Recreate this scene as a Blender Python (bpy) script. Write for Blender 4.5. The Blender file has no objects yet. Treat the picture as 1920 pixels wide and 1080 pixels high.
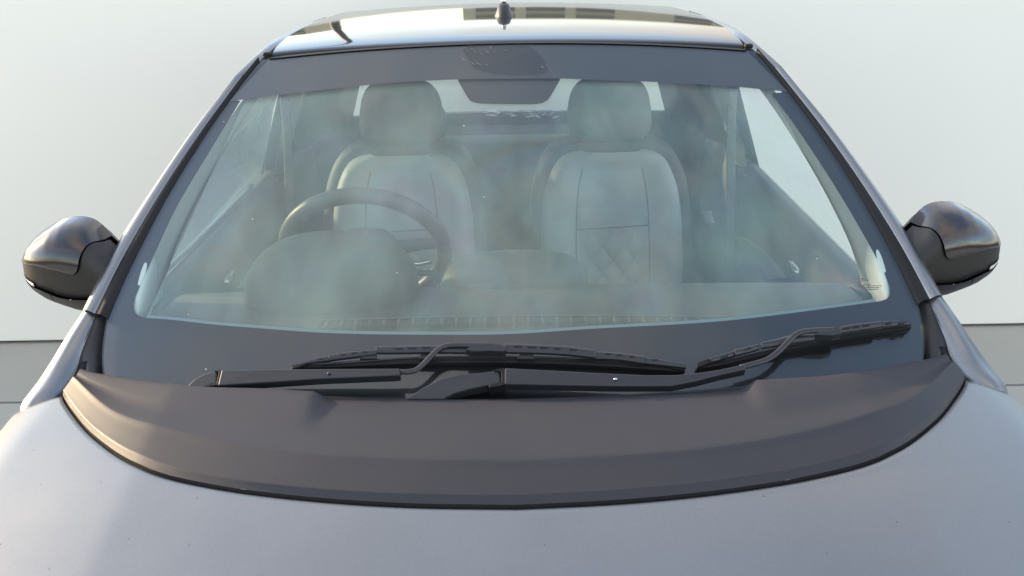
import bpy, bmesh, math, random
from mathutils import Vector, Matrix
random.seed(7)
R_ = math.radians
sc = bpy.context.scene
COL = sc.collection

# ------------------------------------------------------------------ camera
FPX = 1990.0                       # focal length in pixels of a 1920 px wide frame
PITCH, ROLL = R_(19.4), R_(1.0)
CAM = Vector((0.0, -1.63, 1.78))
FW = Vector((0, math.cos(PITCH), -math.sin(PITCH)))
R0 = Vector((1, 0, 0)); U0 = Vector((0, math.sin(PITCH), math.cos(PITCH)))
RT = R0*math.cos(ROLL) - U0*math.sin(ROLL)
UP = R0*math.sin(ROLL) + U0*math.cos(ROLL)
cd = bpy.data.cameras.new('camera'); cam = bpy.data.objects.new('camera', cd); COL.objects.link(cam)
cam.matrix_world = Matrix(((RT.x, UP.x, -FW.x, CAM.x), (RT.y, UP.y, -FW.y, CAM.y), (RT.z, UP.z, -FW.z, CAM.z), (0, 0, 0, 1)))
cd.sensor_width = 36.0; cd.lens = FPX/1920*36.0; cd.clip_start = 0.05; cd.clip_end = 2000
sc.camera = cam

# ------------------------------------------------------------------ sky, sun, exposure
SUN_EL, SUN_AZ = R_(15), R_(-63)          # azimuth clockwise from +Y: the sun stands to the left, a little behind
w = bpy.data.worlds.new('World'); sc.world = w; w.use_nodes = True
nt = w.node_tree; nt.nodes.clear()
wo = nt.nodes.new('ShaderNodeOutputWorld'); bg = nt.nodes.new('ShaderNodeBackground')
sky = nt.nodes.new('ShaderNodeTexSky'); sky.sky_type = 'NISHITA'; sky.sun_disc = False
sky.sun_elevation = SUN_EL; sky.sun_rotation = SUN_AZ % (2*math.pi)
sky.air_density = 1.0; sky.dust_density = 1.0; sky.ozone_density = 1.0; sky.altitude = 100
CLOUD = (18.6, 10.2, 6.0)
# thin high cloud over the whole dome, the same everywhere
tc = nt.nodes.new('ShaderNodeTexCoord')
mp = nt.nodes.new('ShaderNodeMapping'); mp.inputs['Scale'].default_value = (1.6, 1.6, 3.5); mp.inputs['Location'].default_value = CLOUD
nz = nt.nodes.new('ShaderNodeTexNoise'); nz.inputs['Scale'].default_value = .8; nz.inputs['Detail'].default_value = 6; nz.inputs['Roughness'].default_value = .55
cr = nt.nodes.new('ShaderNodeValToRGB'); cr.color_ramp.elements[0].position = .40; cr.color_ramp.elements[1].position = .64
cr.color_ramp.elements[0].color = (0.06, 0.06, 0.06, 1); cr.color_ramp.elements[1].color = (.9, .9, .9, 1)
cl = nt.nodes.new('ShaderNodeMixRGB'); cl.blend_type = 'MIX'; cl.inputs[2].default_value = (2.6, 2.3, 2.0, 1)
L = nt.links.new
L(tc.outputs['Generated'], mp.inputs[0]); L(mp.outputs[0], nz.inputs[0]); L(nz.outputs['Fac'], cr.inputs[0])
L(cr.outputs[0], cl.inputs[0]); L(sky.outputs[0], cl.inputs[1])
L(cl.outputs[0], bg.inputs[0]); L(bg.outputs[0], wo.inputs[0]); bg.inputs[1].default_value = 0.12
SDIR = Vector((math.sin(SUN_AZ)*math.cos(SUN_EL), math.cos(SUN_AZ)*math.cos(SUN_EL), math.sin(SUN_EL)))
sl = bpy.data.lights.new('sun', 'SUN'); so = bpy.data.objects.new('sun', sl); COL.objects.link(so)
sl.energy = 2.0; sl.angle = R_(3.0); sl.color = (1, .76, .48)
so.rotation_euler = SDIR.to_track_quat('Z', 'Y').to_euler(); so.location = SDIR*20
vs = sc.view_settings; vs.view_transform = 'Standard'; vs.look = 'None'; vs.exposure = 2.33; vs.gamma = 1; vs.use_curve_mapping = False
sc.cycles.max_bounces = 10; sc.cycles.transparent_max_bounces = 24

# ------------------------------------------------------------------ geometry helpers
def ray(px, py): return FW + RT*((px-960)/FPX) - UP*((py-540)/FPX)
def at_y(px, py, y): d = ray(px, py); return CAM + d*((y-CAM.y)/d.y)
def at_x(px, py, x): d = ray(px, py); return CAM + d*((x-CAM.x)/d.x)
def glass_z(x, y): return 1.01 + .575*(y - .2*x*x)
def hood_z(x, y):
    s = -y; a = abs(x)
    return 1.025 - .08*s - .17*s*s - .02*x*x - .01*x**4 - .09*max(0, a-.575) - 2*max(0, a-.80)**2
def hit(px, py, zf):
    d = ray(px, py); lo = .6; hi = .62
    while hi < 6:                  # first crossing along the sight line
        p = CAM + d*hi
        if p.z <= zf(p.x, p.y): break
        lo = hi; hi += .02
    for _ in range(30):
        m = (lo+hi)/2; p = CAM + d*m
        if p.z > zf(p.x, p.y): lo = m
        else: hi = m
    return CAM + d*lo
def GL(x, w, off=0.0):             # windscreen surface: x across, w up the slope
    y = w + .2*x*x
    n = Vector((.575*.4*x, -.575, 1)).normalized()
    return Vector((x, y, 1.01+.575*w)) + n*off
def gpx(px, py):                   # pixel -> (x, w) on the windscreen
    p = hit(px, py, glass_z); return (p.x, p.y-.2*p.x*p.x)
def hpx(px, py, off=0): p = hit(px, py, hood_z); p.z += off; return p
def resample(pts, n, smooth=True):
    pts = [Vector(p) for p in pts]
    if smooth and len(pts) > 2:
        out = []
        for i in range(len(pts)-1):
            p0 = pts[max(i-1, 0)]; p1 = pts[i]; p2 = pts[i+1]; p3 = pts[min(i+2, len(pts)-1)]
            for k in range(8):
                t = k/8; out.append(.5*((2*p1)+(p2-p0)*t+(2*p0-5*p1+4*p2-p3)*t*t+(3*p1-p0-3*p2+p3)*t**3))
        out.append(pts[-1]); pts = out
    ds = [0]
    for a, b in zip(pts, pts[1:]): ds.append(ds[-1]+(b-a).length)
    res = []; j = 0
    for i in range(n):
        s = ds[-1]*i/(n-1)
        while j < len(ds)-2 and ds[j+1] < s: j += 1
        seg = ds[j+1]-ds[j]; t = (s-ds[j])/seg if seg > 1e-9 else 0
        res.append(pts[j].lerp(pts[j+1], min(max(t, 0), 1)))
    return res
def lerp1(tab, x):                 # piecewise linear table with cosine-free interpolation
    if x <= tab[0][0]: return tab[0][1]
    for (a, b), (c, d) in zip(tab, tab[1:]):
        if x <= c: return b+(d-b)*(x-a)/(c-a)
    return tab[-1][1]
def smoothtab(tab, n=160):
    pts = resample([(a, b, 0) for a, b in tab], n); return [(p.x, p.y) for p in pts]

def obj(name, verts, faces, mat, parent=None, smooth=True, mods=()):
    me = bpy.data.meshes.new(name); me.from_pydata([tuple(v) for v in verts], [], faces)
    me.materials.append(mat)
    bm = bmesh.new(); bm.from_mesh(me); bmesh.ops.recalc_face_normals(bm, faces=bm.faces); bm.to_mesh(me); bm.free()
    if smooth: me.polygons.foreach_set('use_smooth', [True]*len(me.polygons))
    me.update()
    o = bpy.data.objects.new(name, me); COL.objects.link(o)
    if parent: o.parent = parent
    for m in mods:
        if m[0] == 'solid':
            s = o.modifiers.new('thickness', 'SOLIDIFY'); s.thickness = m[1]; s.offset = m[2] if len(m) > 2 else -1
        if m[0] == 'bevel':
            b = o.modifiers.new('edge', 'BEVEL'); b.width = m[1]; b.segments = 2; b.limit_method = 'ANGLE'; b.angle_limit = R_(35)
            b.harden_normals = False
        if m[0] == 'sub':
            s = o.modifiers.new('sub', 'SUBSURF'); s.levels = m[1]; s.render_levels = m[1]
    return o
def grid(rows, closed=False):
    v = [p for r in rows for p in r]; n = len(rows[0]); f = []
    for i in range(len(rows)-1):
        for j in range(n-1): f.append((i*n+j, i*n+j+1, (i+1)*n+j+1, (i+1)*n+j))
        if closed: f.append((i*n+n-1, i*n, (i+1)*n, (i+1)*n+n-1))
    return v, f
def loft(name, curves, mat, parent, n=24, mods=(), smooth=True, sm_curves=True):
    v, f = grid([resample(c, n, sm_curves) for c in curves]); return obj(name, v, f, mat, parent, smooth, mods)
def glass_loft(name, A, B, off, mat, parent, n=40, m=3, mods=()):   # strip on the windscreen between two (x, w) curves
    A = resample([(a[0], a[1], 0) for a in A], n); B = resample([(b[0], b[1], 0) for b in B], n)
    rows = [[GL(a.x+(b.x-a.x)*k/m, a.y+(b.y-a.y)*k/m, off) for a, b in zip(A, B)] for k in range(m+1)]
    v, f = grid(rows); return obj(name, v, f, mat, parent, True, mods)
def prism(name, top, vec, mat, parent, bevel=.0012, smooth=False):      # polygon extruded along a vector
    n = len(top); v = [Vector(p) for p in top] + [Vector(p)+Vector(vec) for p in top]
    f = [tuple(range(n)), tuple(range(2*n-1, n-1, -1))] + [(i, (i+1) % n, n+(i+1) % n, n+i) for i in range(n)]
    return obj(name, v, f, mat, parent, smooth, [('bevel', bevel)] if bevel else ())
def tube(name, path, rad, mat, parent, seg=10, sm=True, n=None, flat=1.0, closed=False):
    P = resample(path, n or len(path)*5, sm) if not closed else [Vector(p) for p in path]
    rows = []; N = len(P)
    for i, p in enumerate(P):
        t = (P[(i+1) % N]-P[i-1]) if closed else (P[min(i+1, N-1)]-P[max(i-1, 0)])
        t.normalize(); a = t.cross(Vector((0, -.5, .87))); a.normalize(); b = a.cross(t)
        r = rad(i/(N-1)) if callable(rad) else rad
        rows.append([p + a*(r*math.cos(q)) + b*(r*flat*math.sin(q)) for q in [2*math.pi*k/seg for k in range(seg)]])
    if closed: rows.append(rows[0])
    v, f = grid(rows, True)
    if not closed: f += [tuple(range(seg)), tuple(range(len(v)-1, len(v)-seg-1, -1))]
    return obj(name, v, f, mat, parent)
def sellip(name, c, r, e1, e2, mat, parent, rot=None, nu=18, nv=28, warp=None):   # superellipsoid
    sp = lambda v, e: math.copysign(abs(v)**e, v)
    rows = []
    for i in range(nu+1):
        a = -math.pi/2+math.pi*i/nu
        row = []
        for j in range(nv):
            b = 2*math.pi*j/nv
            p = Vector((r[0]*sp(math.cos(a), e1)*sp(math.cos(b), e2), r[1]*sp(math.cos(a), e1)*sp(math.sin(b), e2), r[2]*sp(math.sin(a), e1)))
            if warp: p = warp(p)
            if rot: p = rot @ p
            row.append(p+Vector(c))
        rows.append(row)
    v, f = grid(rows, True)
    o = obj(name, v, f, mat, parent)
    bm = bmesh.new(); bm.from_mesh(o.data); bmesh.ops.remove_doubles(bm, verts=bm.verts, dist=1e-5); bmesh.ops.recalc_face_normals(bm, faces=bm.faces); bm.to_mesh(o.data); bm.free()
    return o
def box(name, lo, hi, mat, parent=None, bevel=.004):
    x0, y0, z0 = lo; x1, y1, z1 = hi
    v = [(x0,y0,z0),(x1,y0,z0),(x1,y1,z0),(x0,y1,z0),(x0,y0,z1),(x1,y0,z1),(x1,y1,z1),(x0,y1,z1)]
    f = [(0,3,2,1),(4,5,6,7),(0,1,5,4),(1,2,6,5),(2,3,7,6),(3,0,4,7)]
    return obj(name, v, f, mat, parent, False, [('bevel', bevel)] if bevel else ())
def tag(o, label=None, cat=None, group=None, kind=None):
    if label: o['label'] = label
    if cat: o['category'] = cat
    if group: o['group'] = group
    if kind: o['kind'] = kind
    return o

# ------------------------------------------------------------------ materials
def mat(name, col, rough=.5, metal=0, coat=0, coat_rough=.05, noise=0, nscale=20, bump=0, bscale=300, spec=.5, rnoise=0, sheen=0):
    m = bpy.data.materials.new(name); m.use_nodes = True; t = m.node_tree; b = t.nodes['Principled BSDF']
    b.inputs['Base Color'].default_value = (*col, 1); b.inputs['Roughness'].default_value = rough; b.inputs['Metallic'].default_value = metal
    b.inputs['Coat Weight'].default_value = coat; b.inputs['Coat Roughness'].default_value = coat_rough; b.inputs['Specular IOR Level'].default_value = spec
    b.inputs['Sheen Weight'].default_value = sheen
    co = t.nodes.new('ShaderNodeTexCoord')
    if noise or rnoise:
        n = t.nodes.new('ShaderNodeTexNoise'); n.inputs['Scale'].default_value = nscale; n.inputs['Detail'].default_value = 6; t.links.new(co.outputs['Object'], n.inputs[0])
        if noise:
            r = t.nodes.new('ShaderNodeMapRange'); r.inputs[1].default_value = .3; r.inputs[2].default_value = .7; r.inputs[3].default_value = 1-noise; r.inputs[4].default_value = 1+noise
            t.links.new(n.outputs['Fac'], r.inputs[0])
            x = t.nodes.new('ShaderNodeMixRGB'); x.blend_type = 'MULTIPLY'; x.inputs[0].default_value = 1; x.inputs[1].default_value = (*col, 1)
            t.links.new(r.outputs[0], x.inputs[2]); t.links.new(x.outputs[0], b.inputs['Base Color'])
        if rnoise:
            r2 = t.nodes.new('ShaderNodeMapRange'); r2.inputs[1].default_value = .3; r2.inputs[2].default_value = .7; r2.inputs[3].default_value = max(.02, rough-rnoise); r2.inputs[4].default_value = rough+rnoise
            t.links.new(n.outputs['Fac'], r2.inputs[0]); t.links.new(r2.outputs[0], b.inputs['Roughness'])
    if bump:
        n2 = t.nodes.new('ShaderNodeTexNoise'); n2.inputs['Scale'].default_value = bscale; n2.inputs['Detail'].default_value = 3; t.links.new(co.outputs['Object'], n2.inputs[0])
        bp = t.nodes.new('ShaderNodeBump'); bp.inputs['Strength'].default_value = bump; bp.inputs['Distance'].default_value = .001
        t.links.new(n2.outputs['Fac'], bp.inputs['Height']); t.links.new(bp.outputs[0], b.inputs['Normal'])
    return m
def glass_mat(name, tint, film, filmcol, refl=1.0, rough=.02, blotch=.25, hues=None):
    m = bpy.data.materials.new(name); m.use_nodes = True; t = m.node_tree; t.nodes.clear(); N = t.nodes.new; K = t.links.new
    out = N('ShaderNodeOutputMaterial'); tr = N('ShaderNodeBsdfTransparent'); tr.inputs[0].default_value = (*tint, 1)
    df = N('ShaderNodeBsdfDiffuse'); df.inputs[0].default_value = (*filmcol, 1)
    gl = N('ShaderNodeBsdfGlossy'); gl.inputs['Roughness'].default_value = rough; gl.inputs[0].default_value = (1, 1, 1, 1)
    co = N('ShaderNodeTexCoord'); mp = N('ShaderNodeMapping'); mp.inputs['Scale'].default_value = (5, 2.2, 2.2); nz = N('ShaderNodeTexNoise'); nz.inputs['Scale'].default_value = 1.6; nz.inputs['Detail'].default_value = 7; nz.inputs['Roughness'].default_value = .6
    K(co.outputs['Object'], mp.inputs[0]); K(mp.outputs[0], nz.inputs[0])
    r = N('ShaderNodeMapRange'); r.inputs[1].default_value = .3; r.inputs[2].default_value = .7; r.inputs[3].default_value = film*(1-blotch); r.inputs[4].default_value = film*(1+blotch); K(nz.outputs['Fac'], r.inputs[0])
    if hues:                       # stress colours of reflected light painted into the film: slow drift between pale tints
        n2 = N('ShaderNodeTexNoise'); n2.inputs['Scale'].default_value = 3.2; n2.inputs['Detail'].default_value = 2; n2.inputs['Distortion'].default_value = .6; K(co.outputs['Object'], n2.inputs[0])
        rp = N('ShaderNodeValToRGB'); K(n2.outputs['Fac'], rp.inputs[0]); els = rp.color_ramp.elements
        els[0].position = .32; els[0].color = (*hues[0], 1); els[1].position = .68; els[1].color = (*hues[-1], 1)
        for q, h in enumerate(hues[1:-1]): e = els.new(.32+.36*(q+1)/(len(hues)-1)); e.color = (*h, 1)
        K(rp.outputs[0], df.inputs[0])
    m1 = N('ShaderNodeMixShader'); K(r.outputs[0], m1.inputs[0]); K(tr.outputs[0], m1.inputs[1]); K(df.outputs[0], m1.inputs[2])
    lw = N('ShaderNodeLayerWeight'); lw.inputs[0].default_value = .5
    p5 = N('ShaderNodeMath'); p5.operation = 'POWER'; p5.inputs[1].default_value = 4.5; K(lw.outputs['Facing'], p5.inputs[0])
    ma = N('ShaderNodeMath'); ma.operation = 'MULTIPLY_ADD'; ma.inputs[1].default_value = .9*refl; ma.inputs[2].default_value = .06*refl; ma.use_clamp = True; K(p5.outputs[0], ma.inputs[0])
    m2 = N('ShaderNodeMixShader'); K(ma.outputs[0], m2.inputs[0]); K(m1.outputs[0], m2.inputs[1]); K(gl.outputs[0], m2.inputs[2])
    K(m2.outputs[0], out.inputs[0]); return m
M = {}
M['paint'] = mat('grey_metallic_paint', (.246, .256, .264), .36, .88, .15, .15, noise=.04, nscale=3, rnoise=.05, bump=.02, bscale=2500)
def flakes(m, amt, scale):         # metallic flake and a few dust specks in the paint
    t = m.node_tree; b = t.nodes['Principled BSDF']; K = t.links.new; N = t.nodes.new
    src = b.inputs['Base Color'].links[0].from_socket
    co = N('ShaderNodeTexCoord'); vo = N('ShaderNodeTexVoronoi'); vo.inputs['Scale'].default_value = scale; K(co.outputs['Object'], vo.inputs[0])
    bw = N('ShaderNodeRGBToBW'); K(vo.outputs['Color'], bw.inputs[0])
    r = N('ShaderNodeMapRange'); r.inputs[3].default_value = 1-amt; r.inputs[4].default_value = 1+amt; K(bw.outputs[0], r.inputs[0])
    v2 = N('ShaderNodeTexVoronoi'); v2.inputs['Scale'].default_value = 26; K(co.outputs['Object'], v2.inputs[0])
    r2 = N('ShaderNodeMapRange'); r2.inputs[1].default_value = .035; r2.inputs[2].default_value = .05; r2.inputs[3].default_value = .55; r2.inputs[4].default_value = 1; K(v2.outputs['Distance'], r2.inputs[0])
    mu = N('ShaderNodeMath'); mu.operation = 'MULTIPLY'; K(r.outputs[0], mu.inputs[0]); K(r2.outputs[0], mu.inputs[1])
    x = N('ShaderNodeMixRGB'); x.blend_type = 'MULTIPLY'; x.inputs[0].default_value = 1; K(src, x.inputs[1]); K(mu.outputs[0], x.inputs[2]); K(x.outputs[0], b.inputs['Base Color'])
flakes(M['paint'], .05, 620)
M['roof'] = mat('black_roof_paint', (.03, .031, .036), .05, 0, 0, .03, spec=.15)
M['cowl'] = mat('satin_black_vinyl', (.027, .0265, .033), .56, 0, 0, spec=.42, noise=.10, nscale=5, bump=.35, bscale=900, rnoise=.05)
M['edge'] = mat('dull_rubber_edge', (.016, .016, .017), .85, spec=.2, bump=.2, bscale=500)
M['trim'] = mat('black_trim_plastic', (.022, .022, .025), .42, 0, 0, bump=.05, bscale=900)
M['rubber'] = mat('black_rubber', (.007, .007, .008), .65, spec=.35)
M['seam'] = mat('dark_seam', (.006, .006, .007), .8)
M['gloss'] = mat('gloss_black_cap', (.026, .021, .023), .18, .2, .8, .03)
M['housing'] = mat('mirror_housing_plastic', (.014, .013, .012), .45, 0, 0)
M['lens'] = mat('indicator_lens', (.75, .72, .70), .12, 0, 1.0)
M['mirror'] = mat('mirror_silver', (.8, .8, .8), .02, 1)
M['wiper'] = mat('wiper_satin_black', (.018, .019, .023), .40, 0, .1, .3, noise=.1, nscale=40)
M['metal'] = mat('bright_metal', (.6, .6, .6), .25, 1)
M['frit'] = mat('black_ceramic_frit', (.006, .006, .007), .35)
M['band'] = mat('sun_band_film', (.046, .042, .043), .45, noise=.08, nscale=9)
M['residue'] = glass_mat('sticker_residue', (.80, .80, .80), .03, (.25, .25, .25), .4)
M['smear'] = mat('pale_smear', (.26, .26, .26), .6)
M['pale_mark'] = mat('pale_mark_grey', (.6, .68, .66), .5)
M['dots'] = mat('frit_dot_edge', (.16, .22, .22), .6)
M['print'] = mat('glass_print', (.015, .016, .018), .6)
M['glass'] = glass_mat('dusty_windscreen_glass', (.92, .975, .955), .004, (.72, .74, .73), 1.15)
M['inner'] = glass_mat('painted_haze_ply', (.965, .99, .98), .165, (.64, .79, .725), .5, .02, .55, [(.62, .66, .70), (.66, .80, .72), (.64, .81, .64), (.74, .76, .60), (.66, .80, .72), (.72, .66, .68)])  # milky sky reflection painted as a blotchy diffuse haze
M['sideglass'] = glass_mat('hazy_tinted_glass', (.42, .48, .46), .10, (.45, .5, .48))
M['privacy'] = glass_mat('dark_tinted_glass', (.12, .13, .13), .04, (.3, .3, .3))
M['dash'] = mat('dashboard_plastic', (.038, .041, .043), .6, bump=.1, bscale=700)
M['dashlow'] = mat('lower_dash_plastic', (.07, .073, .073), .6)
M['wheelrim'] = mat('steering_leather', (.05, .048, .048), .45, bump=.06, bscale=900)
M['seat'] = mat('light_grey_leatherette', (.32, .325, .315), .55, noise=.05, nscale=8, bump=.08, bscale=500)
M['seatdark'] = mat('dark_seat_edging', (.045, .045, .045), .6, bump=.08, bscale=600)
M['headrest'] = mat('grey_headrest', (.12, .118, .112), .6, bump=.06, bscale=600)
M['seam2'] = mat('stitch_groove', (.13, .13, .125), .7)
M['door'] = mat('dark_door_trim', (.035, .037, .042), .55)
M['doorlight'] = mat('light_door_insert', (.20, .21, .20), .55)
M['pillar'] = mat('beige_pillar_trim', (.50, .53, .48), .65, bump=.05, bscale=600)
M['tweeter'] = mat('tweeter_cover', (.55, .60, .56), .6)
M['carpet'] = mat('dark_carpet', (.02, .02, .021), .9)
M['belt'] = mat('seat_belt_webbing', (.12, .12, .115), .8)
M['wall'] = mat('pale_backdrop', (.89, .855, .78), .75, noise=.012, nscale=1.2)
M['floor'] = mat('grey_floor', (.38, .372, .335), .6, noise=.05, nscale=1.5)
M['floor2'] = mat('light_grey_floor', (.40, .395, .36), .6, noise=.05, nscale=1.5)
M['tyre'] = mat('tyre_rubber', (.02, .02, .02), .8)
M['alloy'] = mat('wheel_alloy', (.5, .5, .52), .3, .9)
M['facade'] = mat('beige_plaster', (.50, .45, .31), .9, noise=.08, nscale=.6)
M['pane'] = mat('dark_window', (.05, .05, .05), .3)
M['white'] = mat('bright_buckle_metal', (.92, .94, .93), .35)

# ------------------------------------------------------------------ setting
def structure(o): o['kind'] = 'structure'; return o
wall = structure(box('wall', (-6, 2.79, .012), (6, 2.95, 1.535), M['wall'], None, .006))
structure(obj('floor', [(-60,-60,-.03),(60,-60,-.03),(60,60,-.03),(-60,60,-.03)], [(0,1,2,3)], M['seam'], None, False))
structure(box('floor_strip', (-6, 2.185, -.025), (6, 3.2, 0), M['floor'], None, .003))
structure(box('floor_front', (-8, -8, -.025), (8, 2.165, 0), M['floor2'], None, .003))

# ------------------------------------------------------------------ the car
CAR0 = Vector((0, .85, 0))
car = bpy.data.objects.new('hatchback_car', None); COL.objects.link(car); car.location = CAR0
tag(car, 'grey hatchback with black bonnet strip, black door mirrors and light grey seats', 'car')
class Root: pass
_obj = obj
def part_empty(name, parent):
    e = bpy.data.objects.new(name, None); COL.objects.link(e); e.parent = parent; return e
# meshes are written in world coordinates; parts of the car are shifted back by the root's place
_made = []
def obj(name, verts, faces, mat, parent=None, smooth=True, mods=()):
    o = _obj(name, verts, faces, mat, parent, smooth, mods)
    if parent is car: o.location = -CAR0
    return o
def sub_root(name):              # a part that only gathers sub-parts
    e = part_empty(name, car); e.location = -CAR0; return e
SIDES = (1, -1)
def mir(pts, s): return [Vector((p[0]*s, p[1], p[2])) for p in pts]

# --- windscreen
EDGE = smoothtab([(-.05, .715), (0, .732), (.05, .750), (.131, .760), (.25, .741), (.386, .714), (.62, .646), (.82, .568), (.86, .551)])
def edge_x(wv): return lerp1(EDGE, wv)
TOPW = [(-.56, .805), (-.40, .832), (-.2, .848), (0, .853), (.2, .849), (.4, .833), (.56, .803)]
def top_w(x): return .853-.155*x*x
rows = []
for i in range(33):
    t = i/32; row = []
    for j in range(41):
        u = -1+2*j/40
        wv = -.05 + t*(.853+.05)
        for _ in range(3):
            x = u*edge_x(wv); wv = -.05 + t*(top_w(x)+.05)
        row.append(GL(x, wv, 0))
    rows.append(row)
v, f = grid(rows); screen = obj('windscreen', v, f, M['glass'], car)
# black printed border under the glass
def G(pts): return [gpx(*p) for p in pts]
inL = G([(450,186),(400,268),(333,380),(290,470),(262,532),(249,560),(249,576),(256,588),(272,594)])
inB = G([(272,594),(320,597),(400,606),(487,613),(620,622),(820,625),(960,623.5),(1124,613),(1348,600),(1527,579),(1645,563)])
inR = G([(1447,172),(1500,245),(1575,360),(1645,481),(1666,525),(1671,540),(1669,553),(1660,560),(1645,563)])
inT = G([(420,189),(450,186),(520,177),(636,164),(740,153.5),(860,147.5),(960,146),(1045,146),(1101,148),(1220,152),(1363,160),(1447,168),(1478,170)])
def side_outer(s, w0, w1, n=20): return [(s*(edge_x(w0+(w1-w0)*k/n)-.0015), w0+(w1-w0)*k/n) for k in range(n+1)]
FO = -.004
glass_loft('frit_border', side_outer(-1, inL[0][1], inL[-1][1]), inL, FO, M['frit'], screen, 50, 4)
glass_loft('frit_border', side_outer(1, inR[0][1], inR[-1][1]), inR, FO, M['frit'], screen, 50, 4)
bo = [(-(edge_x(inL[-1][1])-.0015), inL[-1][1])] + [(-edge_x(-.048)+ (2*edge_x(-.048))*k/20, -.048) for k in range(21)] + [(edge_x(inR[-1][1])-.0015, inR[-1][1])]
A = resample([(a[0], a[1], 0) for a in inB], 60)
Bq = []
for a in A:
    t = (a.x-A[0].x)/(A[-1].x-A[0].x); wb = -.048
    x0, x1 = -(edge_x(A[0].y)-.0015), edge_x(A[-1].y)-.0015
    Bq.append((x0+(x1-x0)*t, wb))
rows = []
for k in range(7):
    row = []
    for a, b in zip(A, Bq):
        wv = a.y+(b[1]-a.y)*k/6; t = (a.x-A[0].x)/(A[-1].x-A[0].x)
        if k == 0: x = a.x
        else: x = a.x + (b[0]*edge_x(wv)/edge_x(A[0].y) - a.x)*min(1, k/6*1.0)
        row.append(GL(x, wv, FO))
    rows.append(row)
# outer corners: add columns reaching the glass edge
full = []
for k, row in enumerate(rows):
    wv = A[0].y+(-.048-A[0].y)*k/6; wr = A[-1].y+(-.048-A[-1].y)*k/6
    full.append([GL(-edge_x(wv)+.0015, wv, FO)] + row[1:-1] + [GL(edge_x(wr)-.0015, wr, FO)] if k else [GL(-edge_x(wv)+.0015, wv, FO)] + row + [GL(edge_x(wr)-.0015, wr, FO)])
n0 = min(len(r) for r in full)
full = [resample(r, 64, False) for r in full]
v, f = grid(full); obj('frit_border', v, f, M['frit'], screen)
# sun band along the top
bandT = [(x, top_w(x)-.001) for x in [-.556+1.112*k/30 for k in range(31)]]
bandB = [(a[0], a[1]) for a in inT]
bandB[0] = (-(edge_x(bandB[0][1])-.002), bandB[0][1]); bandB[-1] = (edge_x(bandB[-1][1])-.002, bandB[-1][1])
glass_loft('sun_band', bandT, bandB, -.002, M['band'], screen, 60, 6)
# mirror-mount patch under the band
mt = G([(858,146),(866,160),(880,183),(890,188),(903,190),(950,191),(1000,191),(1016,189),(1028,182),(1040,163),(1050,146)])
top = [(mt[0][0]+(mt[-1][0]-mt[0][0])*k/10, mt[0][1]+.004) for k in range(11)]
glass_loft('sensor_patch', top, mt, -.0065, M['band'], screen, 24, 4)
glass_loft('inner_ply', [(a-.0, b) for a, b in [(-.70, .06), (-.35, .06), (0, .06), (.35, .06), (.70, .06)]], [(-.575, .79), (-.28, .79), (0, .79), (.28, .79), (.575, .79)], -.010, M['inner'], screen, 40, 20)  # ply carrying the painted reflection haze in front of the cabin
# dotted edge of the print
def inset(c, d): return [(a, b+d) for a, b in c]
glass_loft('dot_edge', inB, inset(inB, .007), -.0055, M['dots'], screen, 60, 1)

# --- bonnet strip (vinyl panel) and bonnet
frontL = [(122,745),(185,820),(280,880),(400,912),(550,932),(750,946),(950,950)]
PF = [hpx(*p) for p in [(950,950),(1160,940),(1360,920),(1560,885),(1685,845),(1760,790),(1800,740),(1815,708)]]
PFL = [hpx(*p) for p in [(950,950),(750,946),(550,932),(400,912),(280,880),(185,820),(140,770),(122,745)]]
def sym(Rc, Lc):                   # average the two halves so that the car is symmetric
    n = 80; a = resample(Rc, n); b = resample(Lc, n)
    h = [Vector(((p.x-q.x)/2, (p.y+q.y)/2, 0)) for p, q in zip(a, b)]; h[0].x = 0
    return h
fr = sym(PF, PFL)
rr = sym([hpx(*p) for p in [(960,746),(1124,740),(1348,732),(1415,724),(1594,710),(1747,687),(1776,675)]],
         [hpx(*p) for p in [(960,747),(763,748),(607,747),(533,743),(345,737),(207,715),(159,706)]])
ck = sym([hpx(*p) for p in [(955,886),(1260,867),(1460,837),(1610,800),(1720,762),(1788,698)]],
         [hpx(*p) for p in [(955,888),(700,882),(500,865),(350,835),(225,795),(142,722)]])
rr[0].y -= .0; 
def full_curve(h, off, dy=0): 
    c = [Vector((-p.x, p.y+dy, 0)) for p in reversed(h[1:])] + [Vector((p.x, p.y+dy, 0)) for p in h]
    for p in c: p.z = hood_z(p.x, p.y) + (off(p) if callable(off) else off)
    return c
def mixc(a, b, t): return [p.lerp(q, t) for p, q in zip(a, b)]
def ss(a, b, x): t = max(0, min(1, (x-a)/(b-a))); return t*t*(3-2*t)
def shoulder(base, t):             # the strip stands higher at both ends than in the middle, where the wipers park
    f = max(0, 1-t/.62)**.8
    return lambda p: base + .015*f*(ss(-.305, -.335, p.x)+ss(.38, .41, p.x))
rows = [full_curve(rr, shoulder(-.03, 0), .012), full_curve(rr, shoulder(-.012, 0), .006), full_curve(rr, shoulder(-.003, 0), 0), full_curve(mixc(rr, ck, .03), shoulder(.001, .03))]
for t in (.12, .25, .38, .5, .62, .75, .93, .985): rows.append(full_curve(mixc(rr, ck, t), shoulder(.001+.019*t, t)))
rows.append(full_curve(mixc(ck, fr, .02), .0195))
for t in (.1, .3, .6, .80): rows.append(full_curve(mixc(ck, fr, t), .019-.013*t))
rows.append(full_curve(mixc(ck, fr, .84), .0082)); rows.append(full_curve(mixc(ck, fr, .865), .0062)); rows.append(full_curve(mixc(ck, fr, .963), .0005))
v, f = grid(rows); strip = obj('bonnet_strip', v, f, M['cowl'], car)
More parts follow.
